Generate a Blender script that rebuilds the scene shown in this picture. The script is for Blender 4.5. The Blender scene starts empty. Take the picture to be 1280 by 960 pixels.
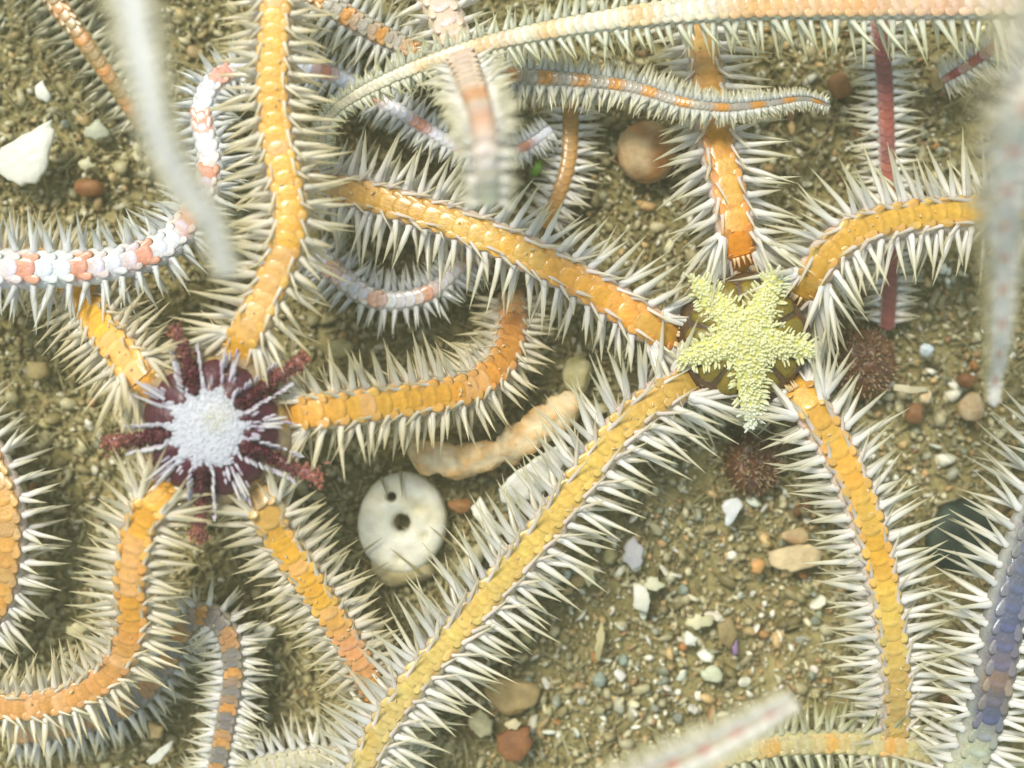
import bpy, bmesh, math, random
import numpy as np
from mathutils import Vector, Matrix, noise

rnd = random.Random(7)
S = bpy.context.scene
COL = S.collection

# ------------------------------------------------------------------ camera
H = 16.0                                  # camera height over the seabed (1 unit ~ 1 cm)
cam_d = bpy.data.cameras.new("camera"); cam = bpy.data.objects.new("camera", cam_d); COL.objects.link(cam)
cam.location = (0, 0, H); cam.rotation_euler = (0, 0, 0)
cam_d.sensor_width = 36; cam_d.lens = 36 * H / 12.8
cam_d.clip_start = 0.05; cam_d.clip_end = 400
cam_d.dof.use_dof = True; cam_d.dof.focus_distance = H - 1.35
cam_d.dof.aperture_fstop = cam_d.lens / 500.0
S.camera = cam

# ------------------------------------------------------------------ world and sun
SUN_EL, SUN_AZ = math.radians(58), math.radians(-35)     # light from the upper left of the picture
W = bpy.data.worlds.new("World"); S.world = W; W.use_nodes = True
nt = W.node_tree; bg = nt.nodes["Background"]
sky = nt.nodes.new("ShaderNodeTexSky"); sky.sky_type = 'NISHITA'; sky.sun_disc = False
sky.sun_elevation = SUN_EL; sky.sun_rotation = SUN_AZ
tint = nt.nodes.new("ShaderNodeMix"); tint.data_type = 'RGBA'; tint.blend_type = 'MULTIPLY'
tint.inputs[0].default_value = 1.0
tint.inputs[7].default_value = (1.0, 0.93, 0.70, 1)      # daylight after its way down through green water
nt.links.new(sky.outputs[0], tint.inputs[6]); nt.links.new(tint.outputs[2], bg.inputs[0])
bg.inputs[1].default_value = 0.15
sd = bpy.data.lights.new("sun", 'SUN'); sun = bpy.data.objects.new("sun", sd); COL.objects.link(sun)
sd.energy = 1.8; sd.angle = math.radians(16); sd.color = (1.0, 0.96, 0.87)
d = Vector((math.sin(SUN_AZ) * math.cos(SUN_EL), math.cos(SUN_AZ) * math.cos(SUN_EL), math.sin(SUN_EL)))
sun.rotation_euler = d.to_track_quat('Z', 'Y').to_euler()
S.view_settings.view_transform = 'Standard'; S.view_settings.look = 'None'
S.view_settings.exposure = 0.85; S.view_settings.gamma = 1.0

# ------------------------------------------------------------------ helpers
def lin(c):
    return tuple(((v / 255) / 12.92 if v / 255 <= 0.04045 else ((v / 255 + 0.055) / 1.055) ** 2.4) for v in c[:3])
def mixc(a, b, t): return tuple(a[i] + (b[i] - a[i]) * t for i in range(3))
def jit(c, r, amt=0.08):
    k = 1 + r.uniform(-amt, amt)
    return tuple(max(0, min(1, v * k * (1 + r.uniform(-amt, amt) * .4))) for v in c)
def P(px, py, z):
    k = (H - z) / H / 100.0
    return Vector(((px - 640) * k, (480 - py) * k, z))
def sm(a, b, x):
    t = max(0, min(1, (x - a) / (b - a))); return t * t * (3 - 2 * t)
def fbm(x, y, s, seed=0): return noise.fractal(Vector((x * s + seed, y * s - seed, seed * 1.7)), 1.0, 2.0, 4)

def tag(o, label=None, cat=None, group=None, kind=None):
    if label: o["label"] = label
    if cat: o["category"] = cat
    if group: o["group"] = group
    if kind: o["kind"] = kind
    return o
def empty(name, loc):
    o = bpy.data.objects.new(name, None); COL.objects.link(o); o.location = loc; o.empty_display_size = .2
    return o
class MB:
    def __init__(s): s.v = []; s.f = []; s.c = []
    def add(s, vs, fs, cs):
        n = len(s.v); s.v += [tuple(v) for v in vs]; s.c += cs
        s.f += [tuple(i + n for i in f) for f in fs]
    def mesh(s, name, mat, smooth=True):
        me = bpy.data.meshes.new(name); me.from_pydata(s.v, [], s.f)
        a = me.color_attributes.new("Col", 'FLOAT_COLOR', 'POINT')
        arr = np.array([(c[0], c[1], c[2], c[3] if len(c) > 3 else 1.0) for c in s.c], dtype=np.float32)
        a.data.foreach_set("color", arr.ravel())
        if smooth: me.polygons.foreach_set("use_smooth", [True] * len(me.polygons))
        me.materials.append(mat); me.update()
        return me
    def build(s, name, mat, parent=None, smooth=True):
        o = bpy.data.objects.new(name, s.mesh(name, mat, smooth)); COL.objects.link(o)
        if parent: o.parent = parent
        return o

# ------------------------------------------------------------------ materials
def base_mat(name, rough=.5, spec=.4, bump=0.0, bscale=30.0, nz=0.0, nscale=12.0, transl=0.0, alpha=False, coat=0.0, objcol=True, detail=6):
    m = bpy.data.materials.new(name); m.use_nodes = True
    t = m.node_tree; n = t.nodes; l = t.links
    b = n["Principled BSDF"]; out = n["Material Output"]
    at = n.new("ShaderNodeVertexColor"); at.layer_name = "Col"
    c = at.outputs[0]
    if objcol:
        oi = n.new("ShaderNodeObjectInfo"); mx = n.new("ShaderNodeMix"); mx.data_type = 'RGBA'; mx.blend_type = 'MULTIPLY'
        mx.inputs[0].default_value = 1; l.new(c, mx.inputs[6]); l.new(oi.outputs["Color"], mx.inputs[7]); c = mx.outputs[2]
    geo = n.new("ShaderNodeNewGeometry")
    if nz > 0:
        nn = n.new("ShaderNodeTexNoise"); nn.inputs["Scale"].default_value = nscale; nn.inputs["Detail"].default_value = detail
        l.new(geo.outputs["Position"], nn.inputs["Vector"])
        mr = n.new("ShaderNodeMapRange"); mr.inputs["From Min"].default_value = .25; mr.inputs["From Max"].default_value = .75
        mr.inputs["To Min"].default_value = 1 - nz; mr.inputs["To Max"].default_value = 1 + nz * .6
        l.new(nn.outputs[0], mr.inputs[0])
        mv = n.new("ShaderNodeVectorMath"); mv.operation = 'SCALE'; l.new(c, mv.inputs[0]); l.new(mr.outputs[0], mv.inputs["Scale"]); c = mv.outputs[0]
    l.new(c, b.inputs["Base Color"])
    b.inputs["Roughness"].default_value = rough; b.inputs["Specular IOR Level"].default_value = spec
    if coat: b.inputs["Coat Weight"].default_value = coat; b.inputs["Coat Roughness"].default_value = .12
    if bump > 0:
        bn = n.new("ShaderNodeTexNoise"); bn.inputs["Scale"].default_value = bscale; bn.inputs["Detail"].default_value = 4
        l.new(geo.outputs["Position"], bn.inputs["Vector"])
        bp = n.new("ShaderNodeBump"); bp.inputs["Strength"].default_value = bump; bp.inputs["Distance"].default_value = .03
        l.new(bn.outputs[0], bp.inputs["Height"]); l.new(bp.outputs[0], b.inputs["Normal"])
    sh = b.outputs[0]
    if transl > 0:
        tr = n.new("ShaderNodeBsdfTranslucent"); l.new(c, tr.inputs[0]); ms = n.new("ShaderNodeMixShader"); ms.inputs[0].default_value = transl
        l.new(sh, ms.inputs[1]); l.new(tr.outputs[0], ms.inputs[2]); sh = ms.outputs[0]
    if alpha:
        tp = n.new("ShaderNodeBsdfTransparent"); ms = n.new("ShaderNodeMixShader")
        l.new(at.outputs[1], ms.inputs[0]); l.new(tp.outputs[0], ms.inputs[1]); l.new(sh, ms.inputs[2]); sh = ms.outputs[0]
    l.new(sh, out.inputs[0])
    return m
M_SPINE = base_mat("spine_glassy", rough=.3, spec=.6, transl=.22, alpha=True, coat=.5)
M_PLATE = base_mat("arm_plate", rough=.38, spec=.5, bump=.35, bscale=26, nz=.2, nscale=11, transl=.1, coat=.5)
M_CORE = base_mat("arm_skin", rough=.5, spec=.4, bump=.5, bscale=32, nz=.16, nscale=14, transl=.1, coat=.1)
M_DISC = base_mat("disc_skin", rough=.4, spec=.5, bump=.6, bscale=20, nz=.25, nscale=12, coat=.2)
M_GRAN = base_mat("granules", rough=.45, spec=.4, transl=.25, bump=.2, bscale=40)
M_STONE = base_mat("stone", rough=.6, spec=.35, bump=.5, bscale=14, nz=.3, nscale=7)
M_SHELL = base_mat("shell", rough=.45, spec=.45, bump=.4, bscale=11, nz=.14, nscale=6, transl=.08)
M_GRAIN = base_mat("sand_grains", rough=.5, spec=.45, nz=.2, nscale=14)
M_BED = base_mat("seabed_mud", rough=.8, spec=.2, bump=1.0, bscale=16, nz=.4, nscale=10)

# ------------------------------------------------------------------ seabed
def gz(x, y):
    return .22 + .16 * fbm(x, y, .33, 3) + .07 * fbm(x, y, 1.3, 9)
def seabed():
    mb = MB(); 
    xs = list(np.linspace(-8.5, 8.5, 150)); ys = list(np.linspace(-6.8, 6.8, 120))
    xs = [-60, -30, -16] + xs + [16, 30, 60]; ys = [-60, -30, -14] + ys + [14, 30, 60]
    vs = []; cs = []
    for y in ys:
        for x in xs:
            t = .5 + .5 * fbm(x, y, .7, 21)
            vs.append((x, y, gz(x, y) - .05)); cs.append(mixc(lin((136, 126, 80)), lin((174, 162, 112)), max(0, min(1, t))))
    nx = len(xs)
    fs = [(j * nx + i, j * nx + i + 1, (j + 1) * nx + i + 1, (j + 1) * nx + i) for j in range(len(ys) - 1) for i in range(nx - 1)]
    mb.add(vs, fs, cs)
    tag(mb.build("seabed", M_BED), kind="structure")
seabed()

PAL = [((156, 148, 114), 26), ((182, 174, 140), 18), ((128, 118, 84), 18), ((208, 202, 168), 12), ((232, 230, 212), 8),
       ((176, 142, 96), 5), ((146, 110, 78), 3), ((96, 86, 54), 10), ((156, 158, 140), 7), ((190, 160, 110), 8), ((124, 128, 108), 4)]
PALC = np.array([lin(c) for c, w in PAL]); PALW = np.array([w for c, w in PAL], float); PALW /= PALW.sum()
def ico():
    bm = bmesh.new(); bmesh.ops.create_icosphere(bm, subdivisions=1, radius=1)
    v = np.array([x.co[:] for x in bm.verts]); f = np.array([[q.index for q in x.verts] for x in bm.faces]); bm.free(); return v, f
def grains(n, smin, smax, zoff, seed, name, label):
    R = np.random.RandomState(seed); iv, jf = ico(); nv = len(iv)
    x = R.uniform(-7.6, 7.6, n); y = R.uniform(-5.9, 5.9, n)
    s = smin + (smax - smin) * R.power(.45, n)
    col = PALC[R.choice(len(PAL), n, p=PALW)] * R.uniform(.85, 1.65, (n, 1))
    # silt film: more olive on the left, cleaner coarse sand low centre-right
    clean = np.array([sm(-.5, 2.5, xx) * .8 + .2 * max(0, fbm(xx, yy, .8, 5) + .5) for xx, yy in zip(x, y)])
    silt = np.array(lin((168, 156, 106)))
    k = np.clip(.62 - .5 * clean, 0, 1)[:, None]
    col = col * (1 - k) + silt * k
    g = np.array([gz(a, b) for a, b in zip(x, y)])
    q = R.normal(size=(n, 4)); q /= np.linalg.norm(q, axis=1)[:, None]
    w_, a, b, c = q.T
    Rm = np.stack([1 - 2 * (b * b + c * c), 2 * (a * b - c * w_), 2 * (a * c + b * w_), 2 * (a * b + c * w_), 1 - 2 * (a * a + c * c), 2 * (b * c - a * w_),
                   2 * (a * c - b * w_), 2 * (b * c + a * w_), 1 - 2 * (a * a + b * b)], 1).reshape(n, 3, 3)
    sc = np.stack([R.uniform(.8, 1.7, n), R.uniform(.6, 1.1, n), R.uniform(.25, .8, n)], 1) * s[:, None]
    V = iv[None] * (1 + R.uniform(-.4, .3, (n, nv, 1))) * sc[:, None, :]
    V = np.einsum('nij,nvj->nvi', Rm, V)
    V += np.stack([x, y, g + zoff + s * .3], 1)[:, None, :]
    F = (jf[None] + (np.arange(n) * nv)[:, None, None]).reshape(-1, 3)
    me = bpy.data.meshes.new(name); me.vertices.add(n * nv); me.vertices.foreach_set("co", V.reshape(-1).astype(np.float32))
    me.loops.add(F.size); me.loops.foreach_set("vertex_index", F.reshape(-1).astype(np.int32))
    me.polygons.add(len(F)); me.polygons.foreach_set("loop_start", np.arange(0, F.size, 3, dtype=np.int32))
    me.update(calc_edges=True)
    at = me.color_attributes.new("Col", 'FLOAT_COLOR', 'POINT')
    C = np.ones((n, nv, 4), np.float32); C[..., :3] = col[:, None, :]; at.data.foreach_set("color", C.ravel())
    me.materials.append(M_GRAIN)
    o = bpy.data.objects.new(name, me); COL.objects.link(o); tag(o, label, "sand", kind="stuff")
grains(52000, .014, .06, -.02, 4, "sand", "olive and tan sand grains covering the seabed")
grains(5200, .045, .11, .0, 5, "coarse_sand", "coarser mixed sand grains lying over the fine sand")

# ------------------------------------------------------------------ arms
SP_PROF = [(0, .06), (.03, .094), (.07, .102), (.14, .08), (.34, .068), (.6, .048), (.82, .026), (1.0, .004)]
def spine_verts(curv, k=7, seed=0, prof=SP_PROF):
    r = random.Random(seed); vs = []; ts = []
    for t, rad in prof:
        for i in range(k):
            a = 2 * math.pi * i / k
            rr = rad * (1 + (r.uniform(-.2, .24) if .1 < t < .95 else 0))
            vs.append((t, rr * math.cos(a) * 1.1, rr * math.sin(a) * .85 + curv * t * t)); ts.append(t)
    fs = []
    m = len(prof)
    for j in range(m - 1):
        for i in range(k): fs.append((j * k + i, j * k + (i + 1) % k, (j + 1) * k + (i + 1) % k, (j + 1) * k + i))
    fs.append(tuple(reversed(range(k)))); return vs, fs, ts
def spine_cols(ts, base, tip, a0=.98, a1=.72):
    return [mixc(base, tip, sm(.05, 1, t)) + (a0 + (a1 - a0) * sm(.1, 1, t),) for t in ts]
SP_VAR = [spine_verts(c, 7, s) for c, s in ((.14, 1), (-.13, 2), (.24, 3), (.03, 4))]
SP_LOW = [spine_verts(c, 5, s, [SP_PROF[i] for i in (0, 2, 4, 6, 7)]) for c, s in ((.06, 5), (-.08, 6))]
_sp_mesh = {}
def spine_mesh(key, vi, base, tip, a1):
    k = (key, vi)
    if k not in _sp_mesh:
        vs, fs, ts = SP_VAR[vi]; mb = MB(); mb.add(vs, fs, spine_cols(ts, base, tip, a1=a1)); _sp_mesh[k] = mb.mesh("spine", M_SPINE)
    return _sp_mesh[k]
def plate_mesh(name, var):
    r = random.Random(var); mb = MB(); nu, nv = 7, 6; vs = []
    for j in range(nv):
        v = j / (nv - 1)
        for i in range(nu):
            u = -1 + 2 * i / (nu - 1)
            wv = .84 + .16 * math.sin(math.pi * min(.8, v))
            edge = 1 - .24 * abs(u) ** 2.4 * v
            x = (v * edge) * 1.25 - .1
            z = .34 * math.sqrt(max(0, 1 - (.96 * u) ** 2)) + .17 * v - .26 * (abs(u) > .99) - .1 * (v > .99) + r.uniform(-.012, .012)
            vs.append((x, u * wv, z))
    fs = [(j * nu + i, j * nu + i + 1, (j + 1) * nu + i + 1, (j + 1) * nu + i) for j in range(nv - 1) for i in range(nu - 1)]
    pc = []
    for j in range(nv):
        for i in range(nu):
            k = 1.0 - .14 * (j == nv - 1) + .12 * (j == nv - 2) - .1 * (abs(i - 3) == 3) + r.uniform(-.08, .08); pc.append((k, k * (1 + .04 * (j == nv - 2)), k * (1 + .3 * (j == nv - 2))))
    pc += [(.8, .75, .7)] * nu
    # underside rim so that the plate has thickness at its free edge
    n0 = len(vs); last = (nv - 1) * nu
    for i in range(nu): vs.append((vs[last + i][0] - .08, vs[last + i][1] * .95, vs[last + i][2] - .22))
    fs += [(last + i, last + i + 1, n0 + i + 1, n0 + i) for i in range(nu - 1)]
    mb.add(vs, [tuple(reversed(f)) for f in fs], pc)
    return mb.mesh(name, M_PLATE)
PLATES = [plate_mesh("dorsal_plate", i) for i in range(3)]

def cone(mb, p, D, ln, rad, c0, c1, k=5):
    X = D.normalized(); Y = (Vector((0, 0, 1)).cross(X)) if abs(X.z) < .95 else Vector((1, 0, 0)).cross(X); Y.normalize(); Z = X.cross(Y)
    vs = []; cs = []
    for t, rr in ((0, 1), (.5, .85), (.88, .45)):
        for i in range(k):
            a = 2 * math.pi * i / k; vs.append(p + X * (t * ln) + (Y * math.cos(a) + Z * math.sin(a)) * rad * rr); cs.append(mixc(c0, c1, t))
    vs.append(p + X * ln); cs.append(c1)
    fs = [(j * k + i, j * k + (i + 1) % k, (j + 1) * k + (i + 1) % k, (j + 1) * k + i) for j in range(2) for i in range(k)]
    fs += [(2 * k + i, 2 * k + (i + 1) % k, 3 * k) for i in range(k)]
    mb.add(vs, fs, cs)
def catmull(pts, step=.02):
    p = [Vector(q) for q in pts]; p = [p[0] * 2 - p[1]] + p + [p[-1] * 2 - p[-2]]
    out = []
    for i in range(1, len(p) - 2):
        n = max(4, int((p[i + 1] - p[i]).length / step))
        for k in range(n):
            t = k / n; a, b, c, d_ = p[i - 1], p[i], p[i + 1], p[i + 2]
            out.append(.5 * ((2 * b) + (c - a) * t + (2 * a - 5 * b + 4 * c - d_) * t * t + (3 * b - a - 3 * c + d_) * t ** 3))
    out.append(p[-2]); return out
class Path:
    def __init__(s, pts):
        s.p = catmull([P(*q) for q in pts]); s.d = [0]
        for a, b in zip(s.p, s.p[1:]): s.d.append(s.d[-1] + (b - a).length)
        s.L = s.d[-1]
    def at(s, x):
        x = max(0, min(s.L, x)); lo, hi = 0, len(s.d) - 1
        while hi - lo > 1:
            m = (lo + hi) // 2
            if s.d[m] <= x: lo = m
            else: hi = m
        t = (x - s.d[lo]) / max(1e-6, s.d[hi] - s.d[lo]); a = s.p[max(0, lo - 3)]; b = s.p[min(len(s.p) - 1, hi + 3)]
        T = (b - a).normalized(); Sd = Vector((0, 0, 1)).cross(T).normalized()     # left of travel
        return s.p[lo].lerp(s.p[hi], t), T, Sd, T.cross(Sd)
def stops(st, t):
    """piecewise colour along the arm"""
    if t <= st[0][0]: return st[0][1]
    for (a, ca), (b, cb) in zip(st, st[1:]):
        if t <= b: return mixc(ca, cb, (t - a) / max(1e-6, b - a))
    return st[-1][1]
def inframe(p, m=.3):
    k = H / (H - p.z); return abs(p.x * k) < 6.4 + m and abs(p.y * k) < 4.8 + m

CREAM = lin((254, 251, 244)); TIP = lin((228, 220, 180))
FAN5 = [(24, .62, .62), (28, .9, 1), (6, 1.0, 1), (-20, .9, .85), (-42, .8, .7)]
FANL = [(24, .85, .95), (4, 1.0, .95), (-16, .95, .9), (-36, .85, .8)]
def arm(root, spec, seed, allow):
    """spec: pts, w (half width px start,end), sl (spine length px start,end), plate stops, side colour stops, spine colours"""
    r = random.Random(seed); org = root.location
    path = Path(spec["pts"]); L = path.L
    w0, w1 = [v / 100 for v in spec["w"]]; l0, l1 = [v / 100 for v in spec["sl"]]
    sq = spec.get("seg", 1.0); fan = spec.get("fan", FAN5 if spec.get("disc") else FANL)
    base = spec.get("sbase", CREAM); tip = spec.get("stip", TIP); key = spec.get("skey", "cream"); a1 = spec.get("a1", .52)
    pst = spec["plate"]; sst = spec["side"]; attip = spec.get("taper", 1.0); th = spec.get("thick", 1.0)
    def W(s): return w0 + (w1 - w0) * (s / L) ** attip
    def SLn(s):
        b = l0 + (l1 - l0) * (s / L) ** attip
        return b
    # segment stations
    st = []; s = 0.0
    while s < L:
        st.append(s); s += max(.045, W(s) * .98 * sq)
    # --- core: tube pinched between segments, banded with its own skin colour
    mb = MB(); K = 14; rings = []; sub = 4
    pos = []
    for a, b in zip(st, st[1:] + [L]):
        for k in range(sub): pos.append((a + (b - a) * k / sub, k / sub))
    pos.append((L, 0))
    vs = []; cs = []
    for s_, ph in pos:
        c, T, Sd, N = path.at(s_); w = W(s_); bul = 1 + .1 * math.sin(math.pi * ph)
        col = stops(sst, s_ / L); pc = stops(pst, s_ / L)
        for i in range(K):
            a = 2 * math.pi * i / K; x = math.cos(a); y = math.sin(a)
            side = abs(x) ** 3
            rr = 1 + (bul - 1) * (.3 + 1.2 * side)
            v = c + Sd * (x * w * rr) + N * (y * w * .72 * rr)
            vs.append(v - org); cc = jit(col, r, .14)
            if y > .5: cc = mixc(cc, pc, .95)
            if .1 < y < .8 and ph > .7 and spec.get("spot") and r.random() < .8: cc = mixc(cc, spec["spot"], .4)
            cs.append(cc)
    m = len(pos)
    fs = [(j * K + i, j * K + (i + 1) % K, (j + 1) * K + (i + 1) % K, (j + 1) * K + i) for j in range(m - 1) for i in range(K)]
    fs += [tuple(reversed(range(K))), tuple((m - 1) * K + i for i in range(K))]
    fs = [tuple(reversed(f)) for f in fs]
    mb.add(vs, fs, cs)
    core = mb.build("arm", M_CORE, root)
    # --- dorsal plates
    if w0 > .07 and not spec.get("noplate"):
        joined = None
        for a, b in zip(st, st[1:] + [L]):
            mid = (a + b) / 2; c, T, Sd, N = path.at(mid); w = W(mid)
            if not inframe(c, .6): continue
            pw = w * spec.get("pw", .76); pl = (b - a) * 1.16
            o = bpy.data.objects.new("dorsal_plate", PLATES[r.randrange(3)]); COL.objects.link(o); o.parent = core
            # free edge points away from the disc; slight turn and tilt of its own
            X = (T + Sd * r.uniform(-.06, .06)).normalized(); Y = N.cross(X).normalized(); Z = X.cross(Y)
            loc = c - org + N * (w * .63) - T * pl * .5 + Sd * (w * spec.get("poff", 0))
            M = Matrix((X * pl, Y * pw * r.uniform(.95, 1.04), Z * pw * .31)).transposed().to_4x4(); M.translation = loc
            o.matrix_basis = M
            cc = jit(stops(pst, mid / L), r, .07)
            if spec.get("blotch"):
                bc, pr = spec["blotch"]
                if fbm(mid * 2.2, seed, 1.0, seed) > pr: cc = mixc(cc, bc, .6)
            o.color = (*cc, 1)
            if w > .12:
                joined = joined or MB()
                for sg in (-1, 1):
                    ac = jit(mixc(stops(pst, mid / L), (.9, .8, .6), .1), r, .12); sy = r.uniform(.34, .42); sx = r.uniform(.55, .7)
                    tl_ = (T + Sd * sg * .35).normalized(); Y2 = N.cross(tl_).normalized()
                    bl = c - org + N * (w * .65) + T * (pl * .22) + Sd * (w * spec.get("poff", 0) + sg * pw * .62)
                    pm = PLATES[1].vertices
                    joined.add([bl + tl_ * (v.co.x * pl * sx) + Y2 * (v.co.y * pw * sy) + N * (v.co.z * pw * .2) for v in pm],
                               [tuple(q.vertices) for q in PLATES[1].polygons], [ac] * len(pm))
        if joined: tag(joined.build("side_scale", M_PLATE, core), kind="stuff")
    # --- spines
    recs = []
    basebend = spec.get("bend", 28)
    for gi, a in enumerate(st):
        c, T, Sd, N = path.at(a); w = W(a); sl = SLn(a) * 1.07
        near = math.exp(-max(0, a - .3) / .75) if spec.get("disc") else 0
        for side in (1, -1):
            if side in spec.get("skip", ()): continue
            tl = math.radians(basebend + 34 * near + spec.get("tilt", 0) * side)
            for ri, (el, lf, tf) in enumerate(fan):
                e = math.radians(el + r.uniform(-8, 8) + 12 * near)
                tt = tl + math.radians(r.uniform(-12, 12) + (ri - 1.5) * (9 if gi % 2 else -7)) + (.95 if ri == 0 and spec.get('disc') else 0)
                D = (Sd * side * math.cos(e) * math.cos(tt) + N * math.sin(e) - T * math.sin(tt) * math.cos(e)).normalized()
                ln = sl * lf * (r.uniform(.72, 1.15) if r.random() > .05 else .45) * spec.get("lenf", {}).get(side, 1)
                if ln < .03: continue
                ang = math.radians(48 if ri == 0 and spec.get('disc') else min(60, el * .8))
                bp = c + Sd * side * w * .97 * math.cos(ang) + N * w * .72 * math.sin(ang)
                bp = bp - T * (.1 * ri * w)
                tk = max(.55 * spec.get("minth", 1), 1) * tf * th * r.uniform(.85, 1.15) * (.75 + .25 * min(1, w / .2)) * (spec.get("ref", .43))
                recs.append((bp, D, ln, tk, ri, gi))
        if spec.get("disc") and .3 < a < 1.15:
            for side in (1, -1):
                for q in range(17 if a < .85 else 6):
                    sp = math.radians(r.uniform(3, 58)); e = math.radians(r.uniform(2, 30))
                    D = (Sd * side * math.sin(sp) * math.cos(e) - T * math.cos(sp) * math.cos(e) + N * math.sin(e)).normalized()
                    u = r.uniform(.45 if a < .7 else .65, 1.0)
                    recs.append((c + Sd * side * w * u + N * w * .72 * math.sqrt(max(.05, 1 - u * u)), D, sl * r.uniform(.8, 1.55), r.uniform(.34, .48), 1, gi))
        if spec.get("gran"):
            for q in range(spec["gran"]):
                u = r.uniform(-.95, .95); D = (N * math.sqrt(1 - u * u) + Sd * u + T * r.uniform(-.3, .3)).normalized()
                recs.append((c + T * r.uniform(0, w) + Sd * u * w * .95 + N * w * .72 * math.sqrt(1 - u * u), D, r.uniform(.035, .07), .26, 9, gi))
        if spec.get("cones") and a < spec["cones"] and gi % 1 == 0:
            for q in range(5):
                u = r.uniform(-.6, .6); D = (N - T * r.uniform(.7, 1.4) + Sd * u * .5).normalized()
                recs.append((c + Sd * u * w + N * w * .85, D, r.uniform(.09, .15), .22, 9, gi))
    def score(q):
        if q[4] == 9 or not inframe(q[0], .2): return -1
        return q[2] * math.hypot(q[1].x, q[1].y) * (1 if q[4] in (1, 2) else .55)
    order = sorted(range(len(recs)), key=lambda i: -score(recs[i]))
    single = set(i for i in order[:allow] if score(recs[i]) > .22)
    fr = MB()
    dust = MB()
    for q in range(int(L * 5)):
        c, T, Sd, N = path.at(r.uniform(0, L)); w = W(0) * .9; u = r.uniform(-.9, .9)
        cone(dust, c - org + Sd * u * W(L / 2) + N * W(L / 2) * .85 * math.sqrt(1 - u * u), Vector((r.gauss(0, 1), r.gauss(0, 1), r.gauss(0, 1))), r.uniform(.02, .05), r.uniform(.008, .018), lin((236, 214, 160)), lin((244, 230, 190)), 4)
    if w0 > .14 and seed < 30: tag(dust.build("silt_speck", M_GRAN, core), kind="stuff")
    for i, (bp, D, ln, tk, ri, gi) in enumerate(recs):
        X = D; Y = Vector((0, 0, 1)).cross(X)
        Y = Y.normalized() if Y.length > 1e-3 else Vector((1, 0, 0)); Z = X.cross(Y)
        rs = tk * 1.0
        if i in single:
            o = bpy.data.objects.new("spine", spine_mesh(key, r.randrange(4), base, tip, a1)); COL.objects.link(o); o.parent = core
            M = Matrix((X * ln, Y * rs, Z * rs)).transposed().to_4x4(); M.translation = bp - org
            o.matrix_basis = M; g = r.uniform(.86, 1.06); cl = spec.get("rowtint", {}).get(ri, (1, 1, 1)); o.color = (g * cl[0], g * cl[1], g * cl[2], 1)
        else:
            if not inframe(bp, 1.2): continue
            vs_, fs_, ts_ = (SP_VAR[r.randrange(4)] if ri < 3 and ln > .3 else SP_LOW[r.randrange(2)])
            g = r.uniform(.82, 1.05)
            b2 = tuple(v * g for v in base)
            if ri == 0 and spec.get("top"): b2 = tuple(v * g for v in spec["top"])
            if ri == 9: b2 = spec.get("conecol", base)
            if 3 <= ri < 9: b2 = mixc(b2, tip, .35)
            fr.add([bp - org + X * (v[0] * ln) + Y * (v[1] * rs) + Z * (v[2] * rs) for v in vs_], fs_,
                   spine_cols(ts_, b2, tip if ri != 9 else b2, a1=a1 if ri < 3 else a1 * .9))
    if fr.v:
        tag(fr.build("spine_fringe", M_SPINE, core), kind="stuff")
    return core

YEL = lin((240, 178, 50)); ORG = lin((240, 138, 22)); PALEY = lin((230, 194, 92)); OCH = lin((204, 160, 62))
SIDE_P = lin((206, 178, 156)); SIDE_G = lin((196, 186, 168)); PINKT = lin((232, 200, 186))
RUST = lin((186, 72, 40))
GROUP = "brittle stars crowded together on the seabed"
def star(label, loc, arms, allow=290, group=GROUP):
    root = empty("brittle_star", loc); tag(root, label, "brittle star", group)
    for i, a in enumerate(arms): arm(root, a, a["seed"], allow // len(arms))
    return root

def lift(pts, a, b):
    n = len(pts) - 1
    return [(x, y, z + a + (b - a) * i / n) for i, (x, y, z) in enumerate(pts)]
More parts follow.
